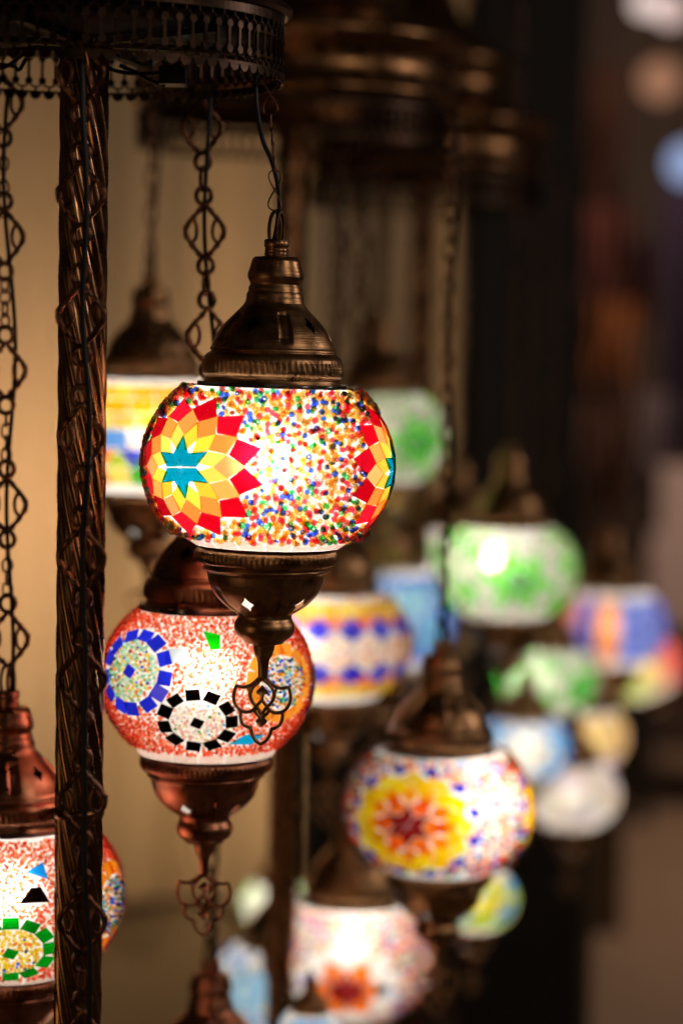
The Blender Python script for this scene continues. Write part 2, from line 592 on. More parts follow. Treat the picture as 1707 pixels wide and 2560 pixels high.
class Mosaic:
    """tiles and beads on the ellipsoid a, a, b between zlo and zhi"""

    def __init__(self, a=0.0852, b=0.0695, zlo=-0.0472, zhi=0.0498, hi=False):
        self.a, self.b, self.zlo, self.zhi, self.hi = a, b, zlo, zhi, hi
        self.tiles = MB()
        self.groups = []
        self.regions = []          # (frame, list of planar polygons) where no bead may sit
        self.zones = []            # (frame, radius deg, palette)

    def start(self, nm):
        self.tiles = MB()
        self.groups.append((nm, self.tiles))

    def S(self, u, off):
        a, b = self.a, self.b
        p = np.array((a * u[0], a * u[1], b * u[2]))
        m = np.array((u[0] / a, u[1] / a, u[2] / b))
        return p + m / np.linalg.norm(m) * off

    def tile(self, fr, poly, col, gap=None, h=0.0017):
        """poly: planar points in degrees round the frame centre"""
        c, e, n = fr
        gap = gap or 0.985
        us = []
        for x, y in poly:
            r = math.radians(math.hypot(x, y))
            ps = math.atan2(y, x)
            us.append(math.cos(r) * c + math.sin(r) * (math.cos(ps) * e + math.sin(ps) * n))
        base = [self.S(u, 0.0004) for u in us]
        if min(p[2] for p in base) < self.zlo - 0.004 or max(p[2] for p in base) > self.zhi + 0.003:
            return
        top = [self.S(u, h) for u in us]
        cb = sum(base) / len(base)
        ct = sum(top) / len(top)
        base = [cb + (p - cb) * gap for p in base]
        mid = [p * 0.25 + q * 0.75 for p, q in zip(base, [ct + (p - ct) * gap for p in top])]
        top = [ct + (p - ct) * (gap - 0.03) for p in top]
        k = len(poly)
        vs = base + mid + top
        fs = [tuple(range(k))[::-1], tuple(range(2 * k, 3 * k))]
        for q in range(2):
            fs += [(q * k + i, q * k + (i + 1) % k, (q + 1) * k + (i + 1) % k, (q + 1) * k + i) for i in range(k)]
        j = 1 + rnd.uniform(-0.10, 0.10)
        self.tiles.add(vs, fs, tuple(min(1.0, x * j) for x in col))

    def flower(self, lon, lat, rings, rot=0.0, n0=6, n=12):
        """rhombus rings: list of (r_in, r_mid, r_out, colour, count, half angle, phase)"""
        self.start('tile_flower')
        fr = frame_at(lon, lat)
        polys = []
        for (ri, rm, ro, col, cnt, ha, ph) in rings:
            for i in range(cnt):
                th = rot + ph + 360.0 * i / cnt
                jt = rnd.uniform(-0.7, 0.7)

                def pp(r, dd):
                    return (r * math.cos(R20(th + dd + jt)), r * math.sin(R20(th + dd + jt)))
                poly = [pp(ri, 0), pp(rm, ha), pp(ro, 0), pp(rm, -ha)]
                cc = col[rnd.randrange(len(col))] if isinstance(col, list) else col
                self.tile(fr, poly, cc)
                polys.append(poly)
        self.regions.append((fr, polys))
        self.zones.append((fr, rings[0][2] * 1.05, 'skip'))

    def medallion(self, lon, lat, rad, tilecol, palette, n=14, ts=6.0, centre=True):
        self.start('tile_medallion')
        fr = frame_at(lon, lat)
        polys = []
        for i in range(n):
            th = R20(360.0 * i / n + rnd.uniform(-3, 3))
            cx, cy_ = rad * math.cos(th), rad * math.sin(th)
            tx, ty = -math.sin(th), math.cos(th)
            rx, ry = math.cos(th), math.sin(th)
            hw, hh = ts * 0.52, ts * 0.46 * rnd.uniform(.9, 1.1)
            poly = [(cx + tx * s * hw + rx * q * hh, cy_ + ty * s * hw + ry * q * hh) for s, q in ((-1, -1), (1, -1), (1, 1), (-1, 1))]
            self.tile(fr, poly, tilecol, 0.95)
            polys.append(poly)
        if centre:
            h = ts * 0.55
            poly = [(h * math.cos(R20(a)), h * math.sin(R20(a))) for a in (20, 110, 200, 290)]
            self.tile(fr, poly, tilecol, 0.95)
            polys.append(poly)
        self.regions.append((fr, polys))
        self.zones.append((fr, rad, palette))

    def loose(self, lon, lat, poly, col):
        self.start('loose_tile')
        fr = frame_at(lon, lat)
        self.tile(fr, poly, col)
        self.regions.append((fr, [poly]))

    def band(self, lat0, lat1, cols, n, shift=0.0, kind='quad'):
        """a belt of tiles round the globe"""
        self.start('tile_band')
        dl = 360.0 / n
        for i in range(n):
            lo = i * dl + shift
            la = (lat0 + lat1) / 2
            fr = frame_at(lo, la)
            w_ = dl * math.cos(R20(la)) / 2
            h_ = (lat1 - lat0) / 2
            if kind == 'quad':
                poly = [(-w_, -h_), (w_, -h_), (w_, h_), (-w_, h_)]
            elif kind == 'up':
                poly = [(-w_, -h_), (w_, -h_), (0, h_)]
            else:
                poly = [(-w_, h_), (0, -h_), (w_, h_)]
            col = cols[i % len(cols)]
            self.tile(fr, poly, col, 0.94)
            self.regions.append((fr, [poly]))

    def rim_band(self, z0, r0, z1, r1, n, col, h=0.0013):
        self.start('rim_tiles')
        for i in range(n):
            a0, a1 = 2 * PI * i / n, 2 * PI * (i + 1) / n
            g = 0.045 * (a1 - a0)
            a0 += g
            a1 -= g

            def pt(r, z, a):
                return np.array((r * math.sin(a), -r * math.cos(a), z))
            vs = [pt(r0 + .0003, z0, a0), pt(r0 + .0003, z0, a1), pt(r1 + .0003, z1, a1), pt(r1 + .0003, z1, a0),
                  pt(r0 + h, z0 - .0003, a0), pt(r0 + h, z0 - .0003, a1), pt(r1 + h, z1 + .0003, a1), pt(r1 + h, z1 + .0003, a0)]
            self.tiles.add(vs, [(0, 1, 2, 3), (7, 6, 5, 4), (0, 4, 5, 1), (1, 5, 6, 2), (2, 6, 7, 3), (3, 7, 4, 0)], col)

    def beads(self, count, palette, size=0.0029, jitter=0.6, front_only=False):
        N = int(count)
        i = np.arange(N) + 0.5
        z = 1 - 2 * i / N
        ga = PI * (1 + 5 ** 0.5)
        th = ga * i
        sp = math.sqrt(4 * PI / N)
        u = np.stack([np.sqrt(1 - z * z) * np.cos(th), np.sqrt(1 - z * z) * np.sin(th), z], 1)
        u += nrg.normal(0, sp * jitter * 0.42, u.shape)
        u /= np.linalg.norm(u, axis=1, keepdims=True)
        zz = u[:, 2] * self.b
        keep = (zz > self.zlo) & (zz < self.zhi)
        if front_only:
            keep &= u[:, 1] < 0.35
        pal_id = np.zeros(N, int)
        pals = [palette]
        for fr, polys in self.regions:
            c, e, n = fr
            d = np.clip(u @ c, -1, 1)
            rho = np.degrees(np.arccos(d))
            near = rho < 60
            ps = np.arctan2(u @ n, u @ e)
            x, y = rho * np.cos(ps), rho * np.sin(ps)
            for poly in polys:
                mx_, my_ = sum(q[0] for q in poly) / len(poly), sum(q[1] for q in poly) / len(poly)
                poly = [(mx_ + (q[0] - mx_) * 1.14, my_ + (q[1] - my_) * 1.14) for q in poly]
                ins = np.zeros(N, bool)
                k = len(poly)
                for a in range(k):
                    x0, y0 = poly[a]
                    x1, y1 = poly[(a + 1) % k]
                    if y0 == y1:
                        continue
                    cond = ((y0 > y) != (y1 > y)) & (x < (x1 - x0) * (y - y0) / (y1 - y0) + x0)
                    ins ^= cond
                keep &= ~(ins & near)
        for fr, rad, pal in self.zones:
            rho = np.degrees(np.arccos(np.clip(u @ fr[0], -1, 1)))
            if pal == 'skip':
                keep &= rho > rad
            else:
                pals.append(pal)
                pal_id[rho < rad] = len(pals) - 1
        u = u[keep]
        pal_id = pal_id[keep]
        N = len(u)
        m = np.stack([u[:, 0] / self.a, u[:, 1] / self.a, u[:, 2] / self.b], 1)
        m /= np.linalg.norm(m, axis=1, keepdims=True)
        pos = np.stack([u[:, 0] * self.a, u[:, 1] * self.a, u[:, 2] * self.b], 1)
        # bead shape: a short pierced ring, or a small ball where it is far from the lens
        if self.hi:
            ks, kt = 10, 6
            tv, tf = [], []
            for s in range(ks):
                for t in range(kt):
                    A, B = 2 * PI * s / ks, 2 * PI * t / kt
                    rr = 0.31 + 0.19 * math.cos(B)
                    tv.append((rr * math.cos(A), rr * math.sin(A), 0.36 * math.sin(B)))
                    tf.append((s * kt + t, s * kt + (t + 1) % kt, ((s + 1) % ks) * kt + (t + 1) % kt, ((s + 1) % ks) * kt + t))
        else:
            ks, kt = 6, 4
            tv, tf = [], []
            for s in range(ks):
                for t in range(kt):
                    A, B = 2 * PI * s / ks, -PI / 2 + PI * (t + 0.5) / kt
                    tv.append((0.5 * math.cos(B) * math.cos(A), 0.5 * math.cos(B) * math.sin(A), 0.42 * math.sin(B)))
            for s in range(ks):
                s2 = (s + 1) % ks
                for t in range(kt - 1):
                    tf.append((s * kt + t, s2 * kt + t, s2 * kt + t + 1, s * kt + t + 1))
            tf.append(tuple(s * kt for s in range(ks))[::-1])
            tf.append(tuple(s * kt + kt - 1 for s in range(ks)))
        tv = np.array(tv)
        sz = size * nrg.uniform(0.82, 1.12, N)
        # orientation: hole axis lies in the surface, or points out of it
        rv = nrg.normal(size=(N, 3))
        axis = np.where((nrg.random(N) < 0.45)[:, None], m + 0.45 * rv, np.cross(m, rv) + 0.3 * m * nrg.normal(size=(N, 1)))
        axis /= np.linalg.norm(axis, axis=1, keepdims=True)
        t1 = np.cross(axis, rv)
        t1 /= np.linalg.norm(t1, axis=1, keepdims=True)
        t2 = np.cross(axis, t1)
        long = nrg.uniform(0.8, 1.35, N)
        V = (pos + m * (sz * 0.42)[:, None])[:, None, :] + sz[:, None, None] * (
            tv[None, :, 0:1] * t1[:, None, :] + tv[None, :, 1:2] * t2[:, None, :] + (tv[None, :, 2:3] * long[:, None, None]) * axis[:, None, :])
        nv = len(tv)
        me = bpy.data.meshes.new('bead_mosaic')
        base = [[k * nv + q for q in f] for k in range(0, 1) for f in tf]
        faces = []
        for k in range(N):
            o_ = k * nv
            faces += [tuple(q + o_ for q in f) for f in base]
        me.from_pydata(V.reshape(-1, 3).tolist(), [], faces)
        me.polygons.foreach_set('use_smooth', [True] * len(me.polygons))
        cols = np.ones((N, 4), dtype=np.float32)
        for pid, pal in enumerate(pals):
            idx = np.where(pal_id == pid)[0]
            wts = np.array([p[1] for p in pal], float)
            ch = nrg.choice(len(pal), size=len(idx), p=wts / wts.sum())
            for q, k in zip(ch, idx):
                cols[k, :3] = pal[q][0]
        if self.hi:
            cols[:, :3] = cols[:, :3] ** 0.55
        cols[:, :3] = np.clip(cols[:, :3] * nrg.uniform(0.85, 1.12, (N, 1)), 0, 1)
        a = me.color_attributes.new('tint', 'FLOAT_COLOR', 'POINT')
        a.data.foreach_set('color', np.repeat(cols, nv, axis=0).ravel())
        me.update()
        return me

    def shell(self):
        mb = MB()
        pr = [(0.0500, 0.0548), (0.0500, 0.0522)]
        k = 30
        for i in range(k + 1):
            z = self.zhi + (self.zlo - self.zhi) * i / k
            pr.append((self.a * math.sqrt(1 - (z / self.b) ** 2) - 0.0004, z))
        pr += [(0.0500, -0.0540), (0.0492, -0.0548), (0.047, -0.0548)]
        mb.lathe(pr, 96)
        return mb.mesh('glass_globe')


# glass colours: what one face lets through, a ray meets two
TEAL = (0.0, 0.53, 0.70)
YEL = (1.0, 0.86, 0.36)
ORA = (1.0, 0.64, 0.38)
RED = (0.84, 0.10, 0.20)
DEEPRED = (0.5, 0.02, 0.03)
BLU = (0.20, 0.34, 0.92)
GRN = (0.14, 0.72, 0.30)
SKY = (0.35, 0.72, 1.0)
WHT = (1.0, 0.97, 0.93)
BLK = (0.03, 0.015, 0.012)
AMB = (1.0, 0.74, 0.36)
PNK = (1.0, 0.70, 0.66)
PAL_MIX = [((1.0, 0.60, 0.16), 34), ((1.0, 0.72, 0.34), 14), (WHT, 15), ((0.92, 0.14, 0.20), 20), ((0.10, 0.22, 0.85), 10), ((0.10, 0.62, 0.25), 8), ((0.5, 0.1, 0.1), 2)]
PAL_RED = [((1.0, 0.46, 0.32), 50), ((1.0, 0.58, 0.42), 25), ((0.98, 0.36, 0.22), 20), (WHT, 5)]
PAL_MINT = [((0.66, 0.95, 0.78), 45), (WHT, 20), (YEL, 15), (AMB, 10), ((0.95, 0.4, 0.3), 6), (BLU, 3)]
PAL_WHITE = [(WHT, 62), (PNK, 18), ((1, 0.9, 0.6), 12), (GRN, 3), (SKY, 3)]
PAL_YEL = [((1.0, 0.86, 0.12), 70), (YEL, 12), (WHT, 6), (BLU, 4), ((1, .4, .2), 4)]
PAL_ORBL = [(WHT, 30), (AMB, 25), ((1, .55, .2), 15), (BLU, 15), (SKY, 10), ((.3, .8, .5), 5)]
PAL_PASTEL = [(WHT, 34), ((1, .6, .5), 16), ((1, .62, .25), 20), (SKY, 10), ((.4, .4, 1), 8), ((1, .3, .22), 7), ((.45, .95, .7), 6)]
PAL_BLUE = [((.22, .7, 1), 55), ((.15, .5, .95), 30), (WHT, 15)]
PAL_GREEN = [((.9, .9, .84), 50), ((.7, 1, .5), 20), ((.3, .95, .05), 20), ((1, .96, .85), 20)]


def mos_main():
    m = Mosaic(a=0.0838, hi=True)
    rings = [(0.5, 8.8, 17.0, TEAL, 6, 29.0, 0),
             (9.3, 17.0, 25.4, [(1, .80, .24), (1.0, .76, .20), (1.0, .82, .32)], 12, 15.0, 15),
             (17.4, 24.8, 33.0, [(1, .55, .26), (1.0, .48, .20), (1.0, .60, .34)], 12, 14.8, 0),
             (25.4, 32.0, 41.0, [(.76, .05, .13), (.66, .03, .09), (.84, .08, .16)], 12, 14.4, 15)]
    for lon in (-41, 82, 201):
        m.flower(lon, -0.5, rings, rot=94)
    m.rim_band(-0.0480, 0.0590, -0.0544, 0.0504, 19, (.84, .70, .66))
    be = m.beads(7600, PAL_MIX, 0.0042)
    return m, be


def medal_main(m, kind):
    m.rim_band(-0.0470, m.a * 0.665, -0.0570, 0.0500, 19, (1.0, 0.95, 0.92))


def mos_red():
    m = Mosaic(a=0.0769, b=0.0660)
    m.medallion(-40, 10, 23, (0.12, 0.16, 0.86), PAL_MINT, 13, 9.0)
    m.medallion(1, -19, 18.0, BLK, PAL_WHITE, 11, 8.0)
    m.medallion(52, 4, 21, (1.0, 0.60, 0.18), PAL_ORBL, 15, 9.0, False)
    m.medallion(110, -6, 25, (0.12, 0.16, 0.86), PAL_YEL, 14, 9.5)
    m.medallion(200, 0, 25, BLK, PAL_MINT, 14, 9.5)
    m.loose(9, 33, [(-5, 6), (4, 3), (4, -6), (-1, -7)], (0.06, 0.72, 0.05))
    m.loose(-12, 22, [(-6, 4), (5, 5), (6, -4), (-5, -5)], (0.85, 0.93, 1.0))
    m.loose(33, -32, [(-10, -3), (-3, 4), (9, 3), (3, -4)], (0.06, 0.6, 0.85))
    m.loose(-72, -26, [(-4, 9), (4, 3), (5, -8), (-3, -4)], (0.2, 0.6, 1.0))
    m.rim_band(-0.0480, 0.0524, -0.0544, 0.0496, 17, (.9, .80, .76))
    be = m.beads(12500, PAL_RED, 0.0027)
    return m, be


def mos_redgreen():
    m = Mosaic(a=0.0843, b=0.0690)
    m.medallion(9, -20, 19, (0.02, 0.52, 0.08), PAL_YEL, 12, 8.0)
    m.medallion(74, -2, 23, (1.0, 0.55, 0.10), PAL_ORBL, 15, 9.0, False)
    m.medallion(-70, 5, 25, (0.12, 0.16, 0.86), PAL_MINT, 14, 9.0)
    m.loose(20, 14, [(-7, -4), (-1, 5), (4, 5), (8, -4)], BLK)
    m.loose(24, 28, [(-6, 0), (3, 5), (4, -5)], (0.08, 0.5, 0.9))
    m.loose(-4, 26, [(-4, 4), (3, 5), (5, -4), (-3, -4)], (1.0, 0.86, 0.6))
    m.rim_band(-0.0480, 0.0600, -0.0544, 0.0504, 19, (.9, .80, .76))
    be = m.beads(12500, PAL_RED, 0.0029)
    return m, be


def mos_yellow():
    m = Mosaic()
    m.band(30, 42, [(1, .72, .04), (1, .8, .2), (1, .66, .03), (1, .5, .1)], 22)
    m.band(18, 29.5, [(1, .78, .05), (1, .72, .04), (1, .84, .2)], 20)
    m.band(6, 17.5, [(1, .88, .2), YEL, (1, .8, .1)], 20, 6)
    m.band(-9, 5.5, [WHT, (1, .95, .8), (1, .8, .2), YEL, (.3, .6, 1)], 20)
    m.band(-24, -9.5, [(.1, .6, .15), (.12, .1, .7), (.75, .08, .12), (1, .5, .2), SKY, (.75, .9, .2)], 18, 4, 'up')
    m.band(-24, -9.5, [(1, .5, .2), (.25, .3, .95), (.8, .1, .2), (1, .7, .3)], 18, 14, 'down')
    m.band(-40, -24.5, [(.2, .65, .15), (1, .5, .15), (.2, .35, .95), (.8, .15, .15), YEL], 20)
    m.loose(42, 30, [(-8, -6), (8, -6), (8, 6), (-8, 6)], SKY)
    return m, m.beads(1500, PAL_MIX, 0.003)


def mos_zigzag():
    m = Mosaic(a=0.0830, b=0.0680)
    for s in (1, -1):
        m.band(min(s * 42, s * 30), max(s * 42, s * 30), [(1, .72, .04), (1, .85, .25), (1, .78, .06)], 26)
        m.band(min(s * 29.5, s * 19), max(s * 29.5, s * 19), [(1, .40, .10), (1, .30, .06), (1, .5, .1)], 15, 4, 'up' if s < 0 else 'down')
        m.band(min(s * 29.5, s * 19), max(s * 29.5, s * 19), [(.06, .06, .8), (.1, .14, .85)], 15, 16, 'down' if s < 0 else 'up')
        m.band(min(s * 18.5, s * 8), max(s * 18.5, s * 8), [(.06, .06, .8), (.1, .14, .85)], 15, 16, 'down' if s > 0 else 'up')
    return m, m.beads(5200, [((1, .6, .15), 34), ((1, .8, .2), 24), (WHT, 12), ((1, .4, .2), 6), ((.2, .3, .95), 6), (SKY, 6), ((1, .3, .15), 8)], 0.0034)


def mos_sunflower():
    m = Mosaic()
    Y2 = (1, .80, .06)
    rings = [(0.2, 8.5, 15.5, DEEPRED, 6, 29.5, 0), (8.8, 15.5, 23, [(1, .38, .07), (1, .46, .1)], 6, 28, 30),
             (15, 22, 29, [(1, .5, .06), (1, .62, .08)], 12, 15, 0), (22.5, 28.5, 35, Y2, 12, 15, 15),
             (29, 34.5, 40, [Y2, (1, .84, .2)], 12, 14.5, 0), (37, 41, 46, (.06, .06, .75), 12, 8, 15)]
    for lon in (-21, 99, 219):
        m.flower(lon, -1, rings, rot=90)
    return m, m.beads(7600, PAL_PASTEL, 0.0046)


def mos_whiteflower():
    m = Mosaic()
    rings = [(0.2, 9.5, 17, DEEPRED, 6, 29.5, 0), (9.8, 18, 28, (1, .44, .08), 6, 29, 30),
             (18.5, 24, 30, WHT, 12, 13, 0), (22, 30, 38, [(1, 1, .97), WHT], 12, 15, 15)]
    for lon in (-3, 117, 237):
        m.flower(lon, -13, rings, rot=90)
    m.loose(20, -12, [(-5, 4), (6, 3), (5, -5), (-4, -4)], (.15, .5, .95))
    m.loose(-28, -6, [(-6, 3), (6, 4), (5, -4), (-5, -4)], (.15, .12, .85))
    return m, m.beads(7600, PAL_PASTEL, 0.0046)


def mos_star(core, ring, pal, lon=0.0, lat=-4.0, ring2=None):
    m = Mosaic()
    rings = [(0.2, 6, 11, core, 6, 29.5, 0), (6.3, 17, 33, ring, 6, 29, 30), (12, 26, 37, (.88, .88, .82), 6, 17, 0), (36, 45, 55, ring2 or WHT, 6, 13, 0), (36, 42, 50, WHT, 6, 13, 30)]
    for k in range(3):
        m.flower(lon + 120 * k, lat, rings, rot=80)
    return m, m.beads(3600, pal, 0.0055)


def mos_cells(cols, n=12):
    m = Mosaic()
    for i, (a, b) in enumerate(((-40, -26), (-25.5, -12), (-11.5, 3), (3.5, 17), (17.5, 30), (30.5, 42))):
        cc = cols[:]
        rnd.shuffle(cc)
        m.band(a, b, cc, n, i * 7)
    return m, None


def mos_columns(cols, n=12, lon0=0.0):
    m = Mosaic()
    for a, b in ((-40, -24), (-23.5, -8), (-7.5, 8), (8.5, 24), (24.5, 40)):
        m.band(a, b, cols, n, lon0)
    return m, None


# ------------------------------------------------------------------ chains
def fancy_chain(mb, top, bottom, unit=0.0797, small=0, seed=1, scale=1.0, phase=0.0, bend=0.0):
    r = random.Random(seed)
    top, bottom = Vector(top), Vector(bottom)
    Ltot = (top - bottom).length
    d = (bottom - top).normalized()

    def at(s):
        t = s / Ltot
        return top + d * s + Vector((bend * math.sin(PI * t), 0, 0))
    s = -phase

    def ringlink(c, rx, rz, rt, yaw, k=14):
        cs, sn = math.cos(yaw), math.sin(yaw)
        pts = [c + Vector((rx * math.cos(a) * cs, rx * math.cos(a) * sn, rz * math.sin(a))) for a in [2 * PI * q / k for q in range(k)]]
        mb.tube(pts, rt, True, 6)
    while s < Ltot:
        yaw = r.uniform(-0.22, 0.22)
        seq = [('ring', 0.0062, 0.0115), ('dia', 0.0205, 0.040), ('ring', 0.0062, 0.0115)]
        if small:
            seq += [('link', 0.0052, 0.0088)] * small
        else:
            seq += [('edge', 0.0075, 0.0135)]
        for q, (kind, hz, adv) in enumerate(seq):
            adv *= scale
            hz *= scale
            c0 = s + adv / 2
            s += adv
            if c0 < 0.001 or c0 > Ltot:
                continue
            c = at(c0)
            if kind == 'ring':
                ringlink(c, hz * 0.9, hz, 0.0019 * scale, yaw)
            elif kind == 'edge':
                ringlink(c, 0.0024 * scale, hz * 1.18, 0.0015 * scale, yaw + r.uniform(-.5, .5))
            elif kind == 'link':
                ringlink(c, 0.0036 * scale, hz * 1.1, 0.0009 * scale, yaw + (PI / 2 if q % 2 else 0) + r.uniform(-.5, .5))
            else:
                w_ = 0.0148 * scale
                cs, sn = math.cos(yaw), math.sin(yaw)

                def T(x, z):
                    return c + Vector((x * cs, x * sn, z))
                out = [(0, hz), (w_ * .28, hz * .72), (w_ * .66, hz * .40), (w_, 0), (w_ * .74, -hz * .40), (w_ * .34, -hz * .76), (0, -hz)]
                for sg in (1, -1):
                    mb.tube([T(sg * x, z) for x, z in spline2(out, 4)], [0.0019 * scale * (1 + 0.25 * math.sin(q2 * 1.9)) for q2 in range(25)], False, 7)
                    ov = [(sg * (w_ * .66 + w_ * .27 * math.cos(a)), hz * .40 * math.sin(a)) for a in [2 * PI * q2 / 14 for q2 in range(14)]]
                    mb.tube([T(x, z) for x, z in ov], 0.0014 * scale, True, 6)
    return mb


def spline2(pts, n):
    return [(p.x, p.y) for p in spline([Vector((x, y, 0)) for x, y in pts], n)]


# ------------------------------------------------------------------ lamps
LAMP_COUNT = 0
LAMP_GAIN = 0.5


def lamp(pos, mosaic, label, group, metal, power, chain_top=None, chain=None, tilt=(0, 0), shell_mat=None, glass=None, bead=None,
         scale=1.0, name='mosaic_lamp', yaw=0.0, lightcol=(1.0, 0.86, 0.72), bulb=False, lpos=(0, 0, 0.004), opal=False, pendant=True, cord=True, radius=0.022):
    global LAMP_COUNT
    LAMP_COUNT += 1
    root = empty(name, pos)
    tag(root, label, 'mosaic lamp', group)
    root.rotation_euler = (math.radians(tilt[0]), math.radians(tilt[1]), math.radians(yaw))
    root.scale = (scale,) * 3
    m, be = mosaic
    g = link('glass_globe', m.shell(), shell_mat or (M_FAR if opal else M_SHELL), root)
    for nm, tb_ in m.groups:
        if tb_.n:
            link(nm, tb_.mesh(nm, smooth=False, tint=True), glass or M_GLASS, g)
    if be is not None:
        b_ = link('bead_mosaic', be, bead or M_BEAD, g)
    for nm, me in (('top_cap', TOPM), ('bottom_cap', BOTM), ('neck_nut', NUTM), ('pendant', PENDM)):
        if nm == 'pendant' and not pendant:
            continue
        key = me.name + '_' + metal.name
        mc = bpy.data.meshes.get(key)
        if mc is None:
            mc = me.copy()
            mc.name = key
            mc.materials.clear()
            mc.materials.append(metal)
        po_ = link(nm, mc, None, root)
        po_.location.z = 0.0026 if nm in ('bottom_cap', 'pendant') else -0.0013
    ld = bpy.data.lights.new('bulb_light', 'POINT')
    ld.energy = power * LAMP_GAIN
    ld.color = lightcol
    ld.shadow_soft_size = radius
    lo = bpy.data.objects.new('bulb_light', ld)
    COL.objects.link(lo)
    lo.parent = root
    lo.location = lpos
    mc = bpy.data.meshes.get('hole_glow_cup')  # cup added so that light shows in the bottom cap's holes
    if mc is None:
        mb = MB()
        mb.lathe([(0.0345, -0.0800), (0.0330, -0.0850), (0.0300, -0.0895), (0.0262, -0.0935), (0.0210, -0.0975), (0.0155, -0.1010), (0.0100, -0.1025), (0.0005, -0.1028)], 40)
        mc = mb.mesh('hole_glow_cup')
    link('hole_glow_cup', mc, M_SHELL, g).location.z = 0.0026
    mc = bpy.data.meshes.get('light_blocker')  # disc added to block the bulb's light from the top cap's holes
    if mc is None:
        mb = MB()
        mb.lathe([(0.0005, 0.0600), (0.020, 0.0600), (0.044, 0.0585), (0.0455, 0.0575), (0.044, 0.0570), (0.0005, 0.0580)], 40)
        mc = mb.mesh('light_blocker')
    link('light_blocker', mc, M_DARK, root)
    # loop on the cap that the chain hooks into
    mb = MB()
    zt = (1487 - 195) * U1 - 0.0013
    for yw, dx in ((0.35, -0.0015), (1.0, 0.002)):
        cs, sn = math.cos(yw), math.sin(yw)
        mb.tube([(dx + 0.0040 * math.cos(a) * cs, 0.0040 * math.cos(a) * sn, zt + 0.0062 + 0.0125 * math.sin(a)) for a in [2 * PI * q / 18 for q in range(18)]],
                0.0013, True, 8)
    link('hanging_ring', mb.mesh('hanging_ring'), M_DARK, root)
    bpy.context.view_layer.update()
    inv = root.matrix_world.inverted()
    hook = root.matrix_world @ Vector((0, 0, zt + 0.015))
    if chain_top is not None:
        if chain == 'fancy' or chain == 'fancysmall':
            mb = MB()
            fancy_chain(mb, Vector(chain_top), hook, small=4 if chain == 'fancysmall' else 0, seed=LAMP_COUNT, phase=rnd.uniform(0, .05))
            me = mb.mesh('chain')
            o = link('chain', me, M_CHAIN, root)
            me.transform(inv)
        elif chain == 'wire':
            mb = MB()
            wire_chain(mb, Vector(chain_top), hook)
            me = mb.mesh('chain')
            me.transform(inv)
            link('chain', me, M_CHAIN, root)
        else:
            mb = MB()
            a, b = Vector(chain_top), hook
            n = int((a - b).length / 0.016)
            for q in range(n):
                c = b.lerp(a, (q + .5) / n)
                yw = (q % 2) * PI / 2 + 0.4
                mb.tube([c + Vector((0.005 * math.cos(t) * math.cos(yw), 0.005 * math.cos(t) * math.sin(yw), 0.0105 * math.sin(t))) for t in [2 * PI * k / 10 for k in range(10)]],
                        0.0013, True, 5)
            me = mb.mesh('chain')
            me.transform(inv)
            link('chain', me, M_CHAIN, root)
        if cord:
            a, b = Vector(chain_top) + Vector((0.004, -0.003, 0)), root.matrix_world @ Vector((0.003, 0, zt))
            L_ = (a - b).length
            pts = [a.lerp(b, t) + Vector((0.0035 * math.sin(t * L_ * 26 + LAMP_COUNT), -0.004 * math.cos(t * L_ * 17), 0)) * (1 - t ** 6)
                   for t in [q / 40 for q in range(41)]]
            mb = MB()
            mb.tube(pts, 0.0016, False, 8)
            me = mb.mesh('cord')
            me.transform(inv)
            link('cord', me, M_CORD, root)
    if bulb:
        mb = MB()
        mb.lathe([(0.0002, 0.014), (0.006, 0.012), (0.010, 0.006), (0.0115, 0.0), (0.010, -0.006), (0.006, -0.012), (0.0002, -0.014)], 20)
        bo = link('bulb', mb.mesh('bulb'), M_BULB, root)
        bo.location = bulb
        lo.location = (0, 0.0, 0.01)
    return root


def wire_chain(mb, top, hook):
    """long thin wire between two hand-bent figure eights"""
    def eight(c, h, w_):
        pts = []
        for q in range(28):
            t = 2 * PI * q / 28
            pts.append(c + Vector((w_ * math.sin(2 * t), 0.0006 * math.cos(t) * 2, h * math.cos(t))))
        mb.tube(pts, 0.00055, True, 6)
    eight(hook + Vector((-0.001, 0, 0.0145)), 0.0135, 0.0042)
    x = top
    eight(x + Vector((0, 0, -0.014)), 0.0145, 0.0050)
    a = x + Vector((0, 0, -0.0285))
    b = hook + Vector((-0.001, 0, 0.027))
    n = max(2, int((a - b).length / 0.0105))
    for q in range(n):
        c = a.lerp(b, (q + .5) / n)
        yw = 1.35 + (q % 2) * 0.35
        l = (a - b).length / n
        mb.tube([c + Vector((0.0014 * math.cos(t) * math.cos(yw), 0.0014 * math.cos(t) * math.sin(yw), l * 0.56 * math.sin(t))) for t in [2 * PI * k / 10 for k in range(10)]],
                0.0006, True, 5)


# ------------------------------------------------------------------ setting
def boxobj(name, mat, *boxes, parent=None):
    mb = MB()
    for lo, hi in boxes:
        mb.box(lo, hi)
    return link(name, mb.mesh(name, smooth=False), mat, parent)


M_WALL = plain_mat('plaster_wall', (0.42, 0.33, 0.22), 0.85, noise=0.18, nscale=3.0, stretch=(3.0, 1, 0.4))
M_CURT = plain_mat('beige_curtain', (0.50, 0.39, 0.26), 0.9, noise=0.38, nscale=4.0, stretch=(3.5, 1, 0.12))
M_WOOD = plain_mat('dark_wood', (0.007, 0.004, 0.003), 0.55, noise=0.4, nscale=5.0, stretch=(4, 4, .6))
M_FLOOR = plain_mat('brown_floor', (0.26, 0.175, 0.125), 0.6, noise=0.25, nscale=2.2)
M_BACK = plain_mat('dark_shopfront', (0.045, 0.028, 0.024), 0.8, noise=0.5, nscale=2.5)

